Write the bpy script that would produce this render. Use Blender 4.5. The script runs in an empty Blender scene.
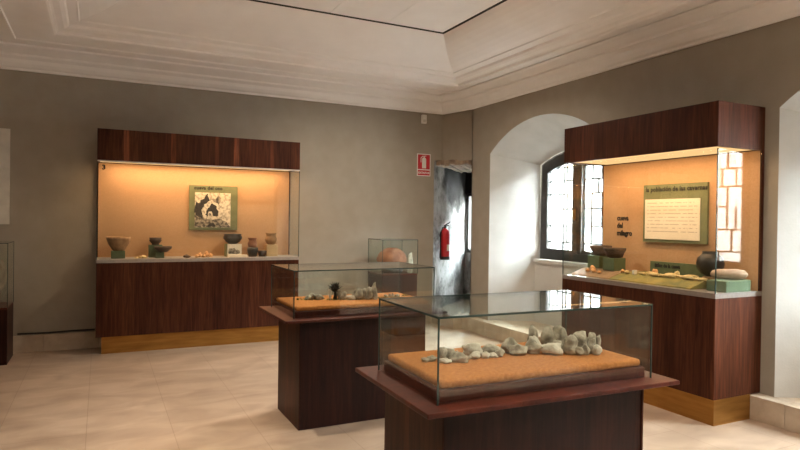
import bpy, bmesh, math, random
from mathutils import Vector, Matrix, noise
C = bpy.context.scene.collection
PI = math.pi
rnd = random.Random(7)

# ------------------------------------------------------------------ materials
def new_mat(name):
    m = bpy.data.materials.new(name); m.use_nodes = True
    nt = m.node_tree; nt.nodes.clear()
    out = nt.nodes.new('ShaderNodeOutputMaterial')
    return m, nt, out
def N(nt, t, **kw):
    n = nt.nodes.new(t)
    for k, v in kw.items():
        if k.startswith('i_'):
            n.inputs[k[2:].replace('_', ' ')].default_value = v
        else:
            setattr(n, k, v)
    return n
def c4(c): return (c[0], c[1], c[2], 1.0)
def ramp(nt, stops):
    r = nt.nodes.new('ShaderNodeValToRGB'); e = r.color_ramp.elements
    e[0].position, e[0].color = stops[0][0], c4(stops[0][1])
    e[1].position, e[1].color = stops[1][0], c4(stops[1][1])
    for p, c in stops[2:]:
        x = e.new(p); x.color = c4(c)
    return r
def mapped(nt, scale=(1, 1, 1)):
    tc = N(nt, 'ShaderNodeTexCoord'); mp = N(nt, 'ShaderNodeMapping')
    mp.inputs['Scale'].default_value = scale
    nt.links.new(tc.outputs['Object'], mp.inputs['Vector'])
    return mp.outputs['Vector']
def noisy(name, c1, c2, scale=8, rough=.6, bump=0, bscale=None, stretch=(1, 1, 1), spec=.5, detail=6, lo=.35, hi=.65, metallic=0, bdist=.01):
    m, nt, out = new_mat(name)
    v = mapped(nt, stretch)
    nz = N(nt, 'ShaderNodeTexNoise', i_Scale=scale, i_Detail=detail)
    nt.links.new(v, nz.inputs['Vector'])
    r = ramp(nt, [(lo, c1), (hi, c2)])
    nt.links.new(nz.outputs['Fac'], r.inputs['Fac'])
    p = N(nt, 'ShaderNodeBsdfPrincipled', i_Roughness=rough, i_Metallic=metallic)
    p.inputs['Specular IOR Level'].default_value = spec
    nt.links.new(r.outputs['Color'], p.inputs['Base Color'])
    if bump:
        n2 = N(nt, 'ShaderNodeTexNoise', i_Scale=bscale or scale * 4, i_Detail=4)
        nt.links.new(v, n2.inputs['Vector'])
        b = N(nt, 'ShaderNodeBump', i_Strength=bump, i_Distance=bdist)
        nt.links.new(n2.outputs['Fac'], b.inputs['Height'])
        nt.links.new(b.outputs['Normal'], p.inputs['Normal'])
    nt.links.new(p.outputs[0], out.inputs[0])
    return m
def wood(name, dark, mid, light, bands=False, rough=.38, spec=.4):
    m, nt, out = new_mat(name)
    v = mapped(nt, (26, 26, 1.6))
    nz = N(nt, 'ShaderNodeTexNoise', i_Scale=1.6, i_Detail=8, i_Distortion=.8)
    nt.links.new(v, nz.inputs['Vector'])
    r = ramp(nt, [(.3, dark), (.5, mid), (.72, light)])
    nt.links.new(nz.outputs['Fac'], r.inputs['Fac'])
    v2 = mapped(nt, (3.2, 3.2, .05))
    n2 = N(nt, 'ShaderNodeTexNoise', i_Scale=1.5, i_Detail=1)
    nt.links.new(v2, n2.inputs['Vector'])
    r2 = ramp(nt, [(.35, (.72, .7, .7)), (.65, (1.25, 1.25, 1.25))])
    nt.links.new(n2.outputs['Fac'], r2.inputs['Fac'])
    mx = N(nt, 'ShaderNodeMix', data_type='RGBA', blend_type='MULTIPLY'); mx.inputs[0].default_value = 1
    nt.links.new(r.outputs['Color'], mx.inputs[6]); nt.links.new(r2.outputs['Color'], mx.inputs[7])
    col = mx.outputs[2]
    if bands:       # narrow lighter strips between the veneer leaves
        tc = N(nt, 'ShaderNodeTexCoord'); sp = N(nt, 'ShaderNodeSeparateXYZ')
        nt.links.new(tc.outputs['Object'], sp.inputs[0])
        r3 = ramp(nt, [(0, (0, 0, 0)), (.112, (1, 1, 1))])
        r3.color_ramp.interpolation = 'CONSTANT'
        for a, b in bands:
            pass
        el = r3.color_ramp.elements
        el[1].position = bands[0][0]
        x = el.new(bands[0][1]); x.color = (0, 0, 0, 1)
        for a, b in bands[1:]:
            x = el.new(a); x.color = (1, 1, 1, 1)
            x = el.new(b); x.color = (0, 0, 0, 1)
        dv = N(nt, 'ShaderNodeMath', operation='DIVIDE'); dv.inputs[1].default_value = 2.386
        nt.links.new(sp.outputs['X'], dv.inputs[0]); nt.links.new(dv.outputs[0], r3.inputs['Fac'])
        m3 = N(nt, 'ShaderNodeMix', data_type='RGBA', blend_type='MULTIPLY')
        m3.inputs[7].default_value = (2.4, 2.5, 2.3, 1)
        nt.links.new(r3.outputs['Color'], m3.inputs[0]); nt.links.new(col, m3.inputs[6])
        col = m3.outputs[2]
    p = N(nt, 'ShaderNodeBsdfPrincipled', i_Roughness=rough)
    p.inputs['Specular IOR Level'].default_value = spec
    nt.links.new(col, p.inputs['Base Color'])
    nt.links.new(p.outputs[0], out.inputs[0])
    return m
def glass(name, tint=(.96, .98, .965)):
    m, nt, out = new_mat(name)
    t = N(nt, 'ShaderNodeBsdfTransparent'); t.inputs[0].default_value = c4(tint)
    g = N(nt, 'ShaderNodeBsdfGlossy', i_Roughness=0.0); g.inputs[0].default_value = (1, 1, 1, 1)
    lw = N(nt, 'ShaderNodeLayerWeight', i_Blend=.5)          # Schlick reflectance, the same from both sides
    pw = N(nt, 'ShaderNodeMath', operation='POWER'); pw.inputs[1].default_value = 5
    f = N(nt, 'ShaderNodeMath', operation='MULTIPLY_ADD'); f.inputs[1].default_value = .96; f.inputs[2].default_value = .04
    nt.links.new(lw.outputs['Facing'], pw.inputs[0]); nt.links.new(pw.outputs[0], f.inputs[0])
    mx = N(nt, 'ShaderNodeMixShader')
    nt.links.new(f.outputs[0], mx.inputs[0]); nt.links.new(t.outputs[0], mx.inputs[1]); nt.links.new(g.outputs[0], mx.inputs[2])
    nt.links.new(mx.outputs[0], out.inputs[0])
    return m
def emit(name, col, s):
    m, nt, out = new_mat(name)
    e = N(nt, 'ShaderNodeEmission'); e.inputs[0].default_value = c4(col); e.inputs[1].default_value = s
    nt.links.new(e.outputs[0], out.inputs[0]); return m
def plain(name, c, rough=.6, metallic=0, spec=.4):
    return noisy(name, tuple(x * .94 for x in c), tuple(min(1, x * 1.06) for x in c), 12, rough, metallic=metallic, spec=spec)

M = {}
M['paint'] = noisy('taupe_wall_paint', (.295, .258, .210), (.32, .281, .230), 5, .85, bump=.15, bscale=60, spec=.2)
M['front'] = noisy('darkened_wall_paint', (.10, .085, .07), (.12, .10, .082), 5, .85, spec=.2)  # unseen front wall, darkened to weaken its reflection in the glass
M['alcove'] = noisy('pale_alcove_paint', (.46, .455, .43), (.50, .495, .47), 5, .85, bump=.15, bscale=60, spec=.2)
M['ceil'] = noisy('ceiling_plaster', (.84, .818, .808), (.87, .85, .842), 4, .85, spec=.2)
M['dark_gap'] = plain('shadow_gap_grey', (.05, .05, .045), .8)
M['stone'] = noisy('beige_stone', (.40, .32, .24), (.52, .43, .33), 7, .55, bump=.05)
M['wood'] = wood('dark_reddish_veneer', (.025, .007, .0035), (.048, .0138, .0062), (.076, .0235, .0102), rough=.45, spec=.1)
M['wood_band'] = wood('striped_reddish_veneer', (.025, .007, .0035), (.048, .0138, .0062), (.076, .0235, .0102), rough=.45, spec=.1,
                      bands=[(.115, .138), (.33, .352), (.545, .565), (.64, .665), (.835, .852)])
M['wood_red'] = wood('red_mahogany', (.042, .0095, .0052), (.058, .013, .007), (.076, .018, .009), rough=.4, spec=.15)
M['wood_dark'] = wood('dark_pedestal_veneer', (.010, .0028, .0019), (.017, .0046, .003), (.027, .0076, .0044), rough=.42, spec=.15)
M['brass'] = noisy('brushed_brass', (.30, .145, .032), (.42, .215, .052), 3, .36, stretch=(1, 1, 8), metallic=.85)
M['slab'] = noisy('grey_laminate', (.25, .22, .20), (.29, .26, .235), 30, .5)
M['slab_shaded'] = noisy('grey_laminate_shaded', (.15, .125, .105), (.175, .15, .13), 30, .5)  # same laminate with the right case's shade put into the colour
M['fabric'] = noisy('tan_fabric', (.46, .275, .15), (.51, .31, .175), 70, .9, bump=.1, bscale=300, spec=.1)
M['glass'] = glass('clear_glass')
M['glass_edge'] = plain('green_glass_edge', (.03, .05, .045), .2)
M['alu'] = plain('aluminium', (.6, .58, .55), .35, metallic=.7)
M['lamp'] = emit('warm_lamp', (1, .60, .26), .7)
M['black'] = plain('black_ink', (.012, .011, .01), .7)
M['grey_ink'] = plain('grey_ink', (.25, .2, .15), .8)
M['iron'] = noisy('dark_window_wood', (.012, .010, .009), (.022, .018, .015), 10, .45)
M['lead'] = plain('lead_came', (.03, .03, .03), .5)
M['green_board'] = noisy('sage_board', (.148, .158, .078), (.172, .182, .09), 20, .8)
M['green_block'] = noisy('green_block_paint', (.085, .115, .055), (.105, .14, .07), 20, .75)
M['green_mat'] = noisy('yellow_green_mat', (.25, .20, .055), (.13, .13, .05), 9, .85)
M['teal'] = noisy('pale_green_felt', (.10, .145, .085), (.12, .17, .105), 20, .85)
M['paper'] = plain('cream_paper', (.78, .70, .58), .8)
def printed():
    m, nt, out = new_mat('cream_sheet_with_grey_lines')
    tc = N(nt, 'ShaderNodeTexCoord'); sp = N(nt, 'ShaderNodeSeparateXYZ'); nt.links.new(tc.outputs['Object'], sp.inputs[0])
    def mth(op, a, b=None):
        n = N(nt, 'ShaderNodeMath', operation=op)
        for k, v in enumerate((a, b)):
            if v is None: continue
            if isinstance(v, (int, float)): n.inputs[k].default_value = v
            else: nt.links.new(v, n.inputs[k])
        return n.outputs[0]
    zs = mth('MULTIPLY', sp.outputs['Z'], 29.0); fr = mth('FRACT', zs); fl = mth('FLOOR', zs)
    cb = N(nt, 'ShaderNodeCombineXYZ'); nt.links.new(mth('MULTIPLY', sp.outputs['X'], 34.0), cb.inputs[0]); nt.links.new(mth('MULTIPLY', fl, 7.3), cb.inputs[1])
    nz = N(nt, 'ShaderNodeTexNoise', i_Scale=1.0, i_Detail=3); nt.links.new(cb.outputs[0], nz.inputs['Vector'])
    on = mth('MULTIPLY', mth('LESS_THAN', fr, .2), mth('GREATER_THAN', nz.outputs['Fac'], .46))
    on = mth('MULTIPLY', on, mth('LESS_THAN', sp.outputs['X'], .62)); on = mth('MULTIPLY', on, mth('GREATER_THAN', sp.outputs['X'], .055))
    on = mth('MULTIPLY', on, mth('LESS_THAN', sp.outputs['Z'], .40)); on = mth('MULTIPLY', on, mth('GREATER_THAN', sp.outputs['Z'], .1))
    mx = N(nt, 'ShaderNodeMix', data_type='RGBA'); mx.inputs[6].default_value = (.78, .70, .58, 1); mx.inputs[7].default_value = (.44, .38, .30, 1)
    nt.links.new(on, mx.inputs[0])
    p = N(nt, 'ShaderNodeBsdfPrincipled', i_Roughness=.8); nt.links.new(mx.outputs[2], p.inputs['Base Color']); nt.links.new(p.outputs[0], out.inputs[0]); return m
M['printed'] = printed()
M['white'] = plain('white_plastic', (.72, .70, .66), .5)
M['board'] = plain('pale_board', (.56, .53, .48), .7)
M['red'] = plain('extinguisher_red', (.36, .010, .016), .3, spec=.5)
M['sign_red'] = plain('sign_red', (.44, .014, .02), .5)
M['rubber'] = plain('black_rubber', (.012, .012, .012), .5)
M['clay_tan'] = noisy('tan_clay', (.24, .13, .065), (.38, .23, .12), 14, .85, bump=.3)
M['clay_dark'] = noisy('dark_clay', (.045, .028, .02), (.085, .05, .032), 14, .7, bump=.2)
M['clay_black'] = noisy('blackened_clay', (.014, .011, .009), (.035, .026, .02), 14, .5, bump=.2)
M['clay_red'] = noisy('red_clay', (.22, .085, .045), (.36, .17, .095), 10, .85, bump=.3)
M['clay_orange'] = noisy('orange_sherd', (.52, .26, .11), (.66, .38, .18), 16, .85)
M['bone'] = noisy('bone', (.56, .42, .20), (.70, .55, .30), 16, .75)
M['pinkstone'] = noisy('pinkish_stone', (.36, .24, .17), (.48, .34, .25), 10, .8, bump=.2)
M['sand'] = noisy('orange_sand', (.35, .135, .038), (.47, .195, .06), 60, .95, bump=.6, bscale=160, spec=.1, bdist=.004)
M['rock'] = noisy('grey_limestone', (.17, .155, .12), (.46, .43, .345), 22, .9, bump=.5, bscale=60, spec=.15)
M['rock_pale'] = noisy('pale_limestone', (.44, .42, .35), (.62, .60, .52), 22, .9, bump=.5, bscale=60, spec=.15)
M['turf'] = noisy('dry_turf', (.09, .11, .03), (.22, .19, .06), 60, .95, spec=.1)
M['plant'] = noisy('dark_twigs', (.008, .010, .006), (.02, .024, .012), 30, .8)
M['tan_board'] = plain('tan_board', (.24, .16, .095), .8)
M['card'] = plain('cream_block', (.52, .36, .19), .8)
M['dull'] = noisy('dull_grey_clay', (.12, .10, .075), (.24, .20, .15), 9, .85, bump=.2)

def floor_mat():
    m, nt, out = new_mat('marble_floor_tiles')
    v = mapped(nt, (1, 1, 1))
    rot = N(nt, 'ShaderNodeMapping'); rot.inputs['Rotation'].default_value = (0, 0, PI / 2); rot.inputs['Location'].default_value = (.33, .08, 0)
    nt.links.new(v, rot.inputs['Vector'])
    br = N(nt, 'ShaderNodeTexBrick', offset=.5, i_Scale=1.0)
    br.inputs['Color1'].default_value = (.95, .94, .93, 1); br.inputs['Color2'].default_value = (1.0, 1.0, 1.0, 1)
    br.inputs['Mortar'].default_value = (.74, .70, .66, 1)
    br.inputs['Mortar Size'].default_value = .0035; br.inputs['Mortar Smooth'].default_value = .3
    br.inputs['Brick Width'].default_value = 1.16; br.inputs['Row Height'].default_value = .58
    nt.links.new(rot.outputs[0], br.inputs['Vector'])
    st = N(nt, 'ShaderNodeMapping'); st.inputs['Scale'].default_value = (1, 1.8, 1)
    nt.links.new(v, st.inputs['Vector'])
    nz = N(nt, 'ShaderNodeTexNoise', i_Scale=2.2, i_Detail=8, i_Distortion=.7)
    nt.links.new(st.outputs[0], nz.inputs['Vector'])
    r = ramp(nt, [(.3, (.26, .185, .130)), (.5, (.335, .247, .178)), (.7, (.41, .31, .23))])
    nt.links.new(nz.outputs['Fac'], r.inputs['Fac'])
    mx = N(nt, 'ShaderNodeMix', data_type='RGBA', blend_type='MULTIPLY'); mx.inputs[0].default_value = 1
    nt.links.new(r.outputs['Color'], mx.inputs[6]); nt.links.new(br.outputs['Color'], mx.inputs[7])
    p = N(nt, 'ShaderNodeBsdfPrincipled', i_Roughness=.34)
    p.inputs['Specular IOR Level'].default_value = .5
    nt.links.new(mx.outputs[2], p.inputs['Base Color']); nt.links.new(p.outputs[0], out.inputs[0])
    return m
M['floor'] = floor_mat()

def old_wall():
    m, nt, out = new_mat('sooty_whitewash')
    v = mapped(nt)
    nz = N(nt, 'ShaderNodeTexNoise', i_Scale=3.2, i_Detail=10, i_Roughness=.7); nt.links.new(v, nz.inputs['Vector'])
    r = ramp(nt, [(.36, (.12, .115, .11)), (.5, (.30, .295, .285)), (.7, (.42, .415, .405))])
    nt.links.new(nz.outputs['Fac'], r.inputs['Fac'])
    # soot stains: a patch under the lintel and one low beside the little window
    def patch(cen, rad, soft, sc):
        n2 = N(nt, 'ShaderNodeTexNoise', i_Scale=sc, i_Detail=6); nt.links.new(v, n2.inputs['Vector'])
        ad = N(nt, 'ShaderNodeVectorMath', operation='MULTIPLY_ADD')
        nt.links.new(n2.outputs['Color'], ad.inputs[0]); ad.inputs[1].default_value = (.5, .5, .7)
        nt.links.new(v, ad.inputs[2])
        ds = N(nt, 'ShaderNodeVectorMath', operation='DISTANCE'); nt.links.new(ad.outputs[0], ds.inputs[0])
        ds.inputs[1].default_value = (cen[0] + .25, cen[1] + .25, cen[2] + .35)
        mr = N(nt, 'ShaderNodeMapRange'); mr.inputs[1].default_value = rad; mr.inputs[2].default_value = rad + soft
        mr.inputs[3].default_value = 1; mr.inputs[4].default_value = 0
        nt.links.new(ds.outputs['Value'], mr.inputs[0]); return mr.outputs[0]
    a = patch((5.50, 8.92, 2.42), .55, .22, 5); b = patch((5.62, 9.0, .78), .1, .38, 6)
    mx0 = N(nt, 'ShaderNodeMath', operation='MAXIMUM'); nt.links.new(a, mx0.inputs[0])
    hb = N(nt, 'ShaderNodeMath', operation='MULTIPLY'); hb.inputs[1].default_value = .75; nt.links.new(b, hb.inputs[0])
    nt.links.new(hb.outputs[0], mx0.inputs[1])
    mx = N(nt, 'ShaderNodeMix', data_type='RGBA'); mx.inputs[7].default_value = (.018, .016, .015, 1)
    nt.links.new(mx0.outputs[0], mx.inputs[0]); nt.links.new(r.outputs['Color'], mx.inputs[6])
    p = N(nt, 'ShaderNodeBsdfPrincipled', i_Roughness=.9); p.inputs['Specular IOR Level'].default_value = .15
    bp = N(nt, 'ShaderNodeBump', i_Strength=.8, i_Distance=.03); nt.links.new(nz.outputs['Fac'], bp.inputs['Height'])
    nt.links.new(bp.outputs['Normal'], p.inputs['Normal'])
    nt.links.new(mx.outputs[2], p.inputs['Base Color']); nt.links.new(p.outputs[0], out.inputs[0])
    return m
M['old'] = old_wall()
M['rubble'] = noisy('rough_lintel_stone', (.16, .12, .09), (.34, .25, .18), 8, .95, bump=.8, bscale=14)
M['facade_darkened'] = noisy('darkened_reddish_facade', (.029, .024, .023), (.038, .032, .031), 3, .9, spec=.1)
M['facade_bounce'] = noisy('pale_bounce_facade', (.25, .22, .20), (.30, .27, .245), 3, .9)
M['photo_glass'] = plain('dim_window', (.035, .035, .04), .5, spec=.1)
M['pave_out'] = noisy('courtyard_paving', (.68, .66, .64), (.76, .74, .72), 3, .9)

# ------------------------------------------------------------------ mesh helpers
def box(bm, x0, x1, y0, y1, z0, z1, mi=0):
    vs = [bm.verts.new((x, y, z)) for x in (x0, x1) for y in (y0, y1) for z in (z0, z1)]
    for f in ((0, 1, 3, 2), (4, 6, 7, 5), (0, 4, 5, 1), (2, 3, 7, 6), (0, 2, 6, 4), (1, 5, 7, 3)):
        bm.faces.new([vs[i] for i in f]).material_index = mi
    return vs
def prism(bm, pts, f, mi=0):
    """pts 2D outline, f(u, v, t) -> 3D with t = 0 / 1 the two ends"""
    a = [bm.verts.new(f(u, v, 0)) for u, v in pts]; b = [bm.verts.new(f(u, v, 1)) for u, v in pts]
    n = len(pts)
    for i in range(n):
        bm.faces.new((a[i], a[(i + 1) % n], b[(i + 1) % n], b[i])).material_index = mi
    bm.faces.new(a[::-1]).material_index = mi; bm.faces.new(b).material_index = mi
def lathe(bm, prof, cx=0, cy=0, cz=0, n=24, mi=0, wob=0, sx=1, sy=1):
    rings = []
    for r, z in prof:
        if r < 1e-5:
            rings.append([bm.verts.new((cx, cy, cz + z))]); continue
        ring = []
        for i in range(n):
            a = 2 * PI * i / n
            k = 1 + wob * noise.noise(Vector((math.cos(a) * 2, math.sin(a) * 2, z * 8 + cx)))
            ring.append(bm.verts.new((cx + r * k * math.cos(a) * sx, cy + r * k * math.sin(a) * sy, cz + z)))
        rings.append(ring)
    for p, q in zip(rings, rings[1:]):
        for i in range(n):
            j = (i + 1) % n
            if len(p) == 1 and len(q) == 1: continue
            if len(p) == 1: f = bm.faces.new((p[0], q[j], q[i]))
            elif len(q) == 1: f = bm.faces.new((p[i], p[j], q[0]))
            else: f = bm.faces.new((p[i], p[j], q[j], q[i]))
            f.material_index = mi; f.smooth = True
    for ring, rev in ((rings[0], True), (rings[-1], False)):
        if len(ring) > 1: bm.faces.new(ring[::-1] if rev else ring).material_index = mi
def tube(bm, path, r, n=8, mi=0, taper=None):
    path = [Vector(p) for p in path]; rings = []
    for i, p in enumerate(path):
        t = (path[min(i + 1, len(path) - 1)] - path[max(i - 1, 0)]).normalized()
        up = Vector((0, 0, 1)) if abs(t.z) < .95 else Vector((1, 0, 0))
        a = t.cross(up).normalized(); b = t.cross(a).normalized()
        rr = r if taper is None else r * taper[i]
        rings.append([bm.verts.new(p + a * rr * math.cos(2 * PI * k / n) + b * rr * math.sin(2 * PI * k / n)) for k in range(n)])
    for p, q in zip(rings, rings[1:]):
        for k in range(n):
            f = bm.faces.new((p[k], p[(k + 1) % n], q[(k + 1) % n], q[k])); f.smooth = True; f.material_index = mi
    bm.faces.new(rings[0][::-1]); bm.faces.new(rings[-1])
def lump(bm, sx, sy, sz, seed, rough=.22, sub=3, flat=.0, mi=0):
    """an angular stone resting on z = 0"""
    r = bmesh.ops.create_icosphere(bm, subdivisions=sub, radius=1)
    rr = random.Random(seed)
    cuts = [(Vector((rr.uniform(-1, 1), rr.uniform(-1, 1), rr.uniform(-.7, 1))).normalized(), rr.uniform(.62, .88)) for _ in range(7)]
    for v in r['verts']:
        p = v.co.copy()
        for n, d in cuts:
            e = p.dot(n) - d
            if e > 0: p -= n * e * .85
        p *= 1 + rough * noise.noise(v.co * 1.3 + Vector((seed * 3.1, seed, 0))) + rough * .35 * noise.noise(v.co * 3.5 + Vector((seed, 0, seed * 2.0)))
        v.co = p
    zs = [v.co.z for v in r['verts']]; lo, hi = min(zs), max(zs); xs = [v.co.x for v in r['verts']]; ys = [v.co.y for v in r['verts']]
    for v in r['verts']:
        z = (v.co.z - lo) / (hi - lo); z = max(0, (z - .12) / .88)
        v.co = Vector(((v.co.x - (max(xs) + min(xs)) / 2) / (max(xs) - min(xs)) * sx, (v.co.y - (max(ys) + min(ys)) / 2) / (max(ys) - min(ys)) * sy, z * sz))
    for f in bm.faces: f.smooth = True; f.material_index = mi
def obj(name, bm, mat, parent=None, bevel=0, seg=2, loc=(0, 0, 0), rotz=0, weld=True):
    bmesh.ops.recalc_face_normals(bm, faces=bm.faces[:])
    me = bpy.data.meshes.new(name); bm.to_mesh(me); bm.free()
    for m in (mat if isinstance(mat, (list, tuple)) else [mat]): me.materials.append(m)
    o = bpy.data.objects.new(name, me); C.objects.link(o)
    o.location = loc; o.rotation_euler = (0, 0, rotz)
    if parent: o.parent = parent
    if bevel:
        b = o.modifiers.new('bevel', 'BEVEL'); b.width = bevel; b.segments = seg; b.limit_method = 'ANGLE'
    return o
def B(name, mat, dims, parent=None, bevel=0, **kw):
    bm = bmesh.new(); box(bm, *dims); return obj(name, bm, mat, parent, bevel, **kw)
def tag(o, label, cat, group=None):
    o['label'] = label; o['category'] = cat
    if group: o['group'] = group
    return o
def thing(name, label, cat, loc=(0, 0, 0), rotz=0, group=None):
    o = bpy.data.objects.new(name, None); C.objects.link(o); o.empty_display_size = .1
    o.location = loc; o.rotation_euler = (0, 0, rotz); return tag(o, label, cat, group)
def struct(o):
    o['kind'] = 'structure'; return o
def text(body, size, mat, name, parent, mtx, offset=0.0, xs=1.0, spacing=1.0, extrude=.0008, line=1.0):
    cu = bpy.data.curves.new(name, 'FONT'); cu.body = body; cu.size = size; cu.offset = offset; cu.extrude = extrude
    cu.space_character = spacing; cu.space_line = line; cu.resolution_u = 2
    t = bpy.data.objects.new(name + '_curve', cu); C.objects.link(t)
    bpy.context.view_layer.update()
    me = bpy.data.meshes.new_from_object(t.evaluated_get(bpy.context.evaluated_depsgraph_get()))
    bpy.data.objects.remove(t); bpy.data.curves.remove(cu)
    me.transform(Matrix.Diagonal((xs, 1, 1, 1))); me.transform(mtx)
    me.materials.clear(); me.materials.append(mat); me.name = name
    o = bpy.data.objects.new(name, me); C.objects.link(o)
    if parent: o.parent = parent
    return o
# text lying in a local xz-plane that faces local -y
def upright(x, y, z): return Matrix.Translation((x, y, z)) @ Matrix.Rotation(PI / 2, 4, 'X')

# ------------------------------------------------------------------ room shell
XW, YW, XL, YF = 4.95, 8.22, -1.75, -3.6        # right, back, left, front wall planes
ZC = 3.5                                       # soffit
YN = 7.6                                       # where the right wall ends at the corner niche
ALC = (6.05, 1.97, -2.11)                      # centres of the three window alcoves
PZ, PX = .195, 4.817                           # stone plinth along the right wall
def arc(half, spring, apex, n=20):
    h = apex - spring; R = (half * half + h * h) / (2 * h); zc = apex - R
    a = math.asin(half / R)
    return [(R * math.sin(-a + 2 * a * i / n), zc + R * math.cos(-a + 2 * a * i / n)) for i in range(n + 1)]
OUT_ARC = arc(1.08, 2.56, 2.946); IN_ARC = arc(.72, 2.40, 2.575)

struct(B('floor', M['floor'], (XL - .3, 6.0, YF - .3, 9.8, -.1, 0)))
# back wall with the niche opening at its right end
bm = bmesh.new()
prism(bm, [(XL - .3, 0), (4.655, 0), (4.655, 2.545), (4.79, 2.545), (4.79, 4.12), (XL - .3, 4.12)], lambda u, v, t: (u, YW + .3 * t, v))
struct(obj('wall_back', bm, M['paint']))
# right wall with three arched openings
bm = bmesh.new()
def strip(ya, yb, z0, z1): box(bm, XW, XW + .02, ya, yb, z0, z1)
edges = []
prev = YN
for c in ALC:
    strip(c + 1.08, prev, 0, 4.12); prev = c - 1.08
    for (a, za), (b, zb) in zip(OUT_ARC, OUT_ARC[1:]):
        vs = [bm.verts.new(p) for p in ((XW, c + a, za), (XW, c + b, zb), (XW, c + b, 4.12), (XW, c + a, 4.12))]
        bm.faces.new(vs)
    vs = [bm.verts.new(p) for p in ((XW, c - 1.08, 0), (XW, c + 1.08, 0), (XW, c + 1.08, PZ), (XW, c - 1.08, PZ))]
    bm.faces.new(vs)
strip(YF - .3, prev, 0, 4.12)
box(bm, XW, 6.1, YN - .02, YN, 0, 4.12)        # return towards the niche
struct(obj('wall_right', bm, M['paint']))
struct(B('wall_left', M['paint'], (XL - .3, XL, YF - .3, YW + .3, 0, 4.12)))
struct(B('wall_front', M['front'], (XL - .3, XW + .8, YF - .3, YF, 0, 4.12)))
# alcoves: splayed jambs, arched soffit, raised stone floor, sill wall
for k, c in enumerate(ALC):
    bm = bmesh.new()
    XI = 5.55
    o_l = [(XW, c - 1.08, PZ)] + [(XW, c + a, z) for a, z in OUT_ARC] + [(XW, c + 1.08, PZ)]
    i_l = [(XI, c - .72, PZ)] + [(XI, c + a, z) for a, z in IN_ARC] + [(XI, c + .72, PZ)]
    ov = [bm.verts.new(p) for p in o_l]; iv = [bm.verts.new(p) for p in i_l]
    for i in range(len(ov) - 1):
        f = bm.faces.new((ov[i], ov[i + 1], iv[i + 1], iv[i])); f.smooth = 1 < i < len(ov) - 3
    box(bm, XI - .05, XI + .25, c - .74, c + .74, PZ, 1.03)           # sill wall
    # masonry beyond the window plane, around the outer reveal
    for s in (-1, 1):
        box(bm, XI + .12, XI + .35, c + s * .66 if s > 0 else c - 1.3, c + 1.3 if s > 0 else c - .66, 0, 3.2)
    for (a, za), (b, zb) in zip(IN_ARC, IN_ARC[1:]):
        box(bm, XI + .12, XI + .35, c + a, c + b, min(za, zb) - .06, 3.2)
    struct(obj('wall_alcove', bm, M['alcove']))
    struct(B('floor_alcove', M['stone'], (XW - .01, XI + .1, c - 1.08, c + 1.08, PZ - .04, PZ)))
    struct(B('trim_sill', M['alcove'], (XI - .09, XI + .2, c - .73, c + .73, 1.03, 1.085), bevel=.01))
# stone plinth (baseboards)
def stone_run(name, dims, axis, step=.58):
    bm = bmesh.new(); x0, x1, y0, y1, z0, z1 = dims
    a, b = (x0, x1) if axis == 'x' else (y0, y1)
    n = max(1, round((b - a) / step))
    for i in range(n):
        p, q = a + (b - a) * i / n + .0015, a + (b - a) * (i + 1) / n - .0015
        if axis == 'x': box(bm, p, q, y0, y1, z0, z1)
        else: box(bm, x0, x1, p, q, z0, z1)
    return struct(obj(name, bm, M['stone'], bevel=.003))
stone_run('baseboard_back', (XL, 4.64, YW - .03, YW, 0, .2), 'x')
stone_run('baseboard_right', (PX, XW, YF, YN, 0, PZ), 'y')
struct(B('baseboard_left', M['stone'], (XL, XL + .03, YF, YW, 0, .2)))

# corner niche: chamfered lintel wall, rough whitewashed interior and a small window
bm = bmesh.new()
A0, A1 = Vector((4.79, 8.22)), Vector((5.03, 7.6))
prism(bm, [(A0.x, A0.y), (A1.x, A1.y), (A1.x + .3, A1.y), (A1.x + .3, 8.52), (A0.x, 8.52)], lambda u, v, t: (u, v, 2.52 + 1.6 * t))
struct(obj('wall_corner', bm, M['paint']))
bm = bmesh.new()
rows, cols = 26, 22
JA, JB = Vector((4.655, 8.225)), Vector((5.92, 9.27))
grid = [[None] * (cols + 1) for _ in range(rows + 1)]
for i in range(rows + 1):
    for j in range(cols + 1):
        p = JA.lerp(JB, j / cols); z = 2.75 * i / rows
        d = .035 * noise.noise(Vector((j * .35, i * .35, 2))) * min(1, j / 3)
        grid[i][j] = bm.verts.new((p.x + d * .64, p.y - d * .77, z))
for i in range(rows):
    for j in range(cols):
        bm.faces.new((grid[i][j], grid[i][j + 1], grid[i + 1][j + 1], grid[i + 1][j])).smooth = True
# end wall around the window opening (x = 5.9)
wy0, wy1, wz0, wz1 = 8.6, 9.2, 1.04, 2.1
box(bm, 5.9, 6.15, YN - .02, wy0, 0, 2.75); box(bm, 5.9, 6.15, wy1, 9.5, 0, 2.75)
box(bm, 5.9, 6.15, wy0, wy1, 0, wz0); box(bm, 5.9, 6.15, wy0, wy1, wz1, 2.75)
struct(obj('wall_niche', bm, M['old']))
bm = bmesh.new()
for i in range(9):
    t0, t1 = i / 9, (i + 1) / 9
    p, q = JA.lerp(A1, t0), JA.lerp(A1, t1)
    d = rnd.uniform(0, .04)
    prism(bm, [(p.x + .05, p.y + .03), (q.x + .05, q.y + .03), (q.x + 1.0, q.y + 1.15), (p.x + 1.0, p.y + 1.15)], lambda u, v, t: (u, v, 2.475 - d + (.07 + d) * t))
struct(obj('ceiling_niche', bm, M['rubble'], bevel=.012))
struct(B('floor_niche', M['stone'], (4.66, 5.92, YN, 9.3, 0, PZ)))
w3 = struct(B('window_3', M['iron'], (5.93, 5.99, wy0, wy0 + .06, wz0, wz1)))
bm = bmesh.new()
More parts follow.
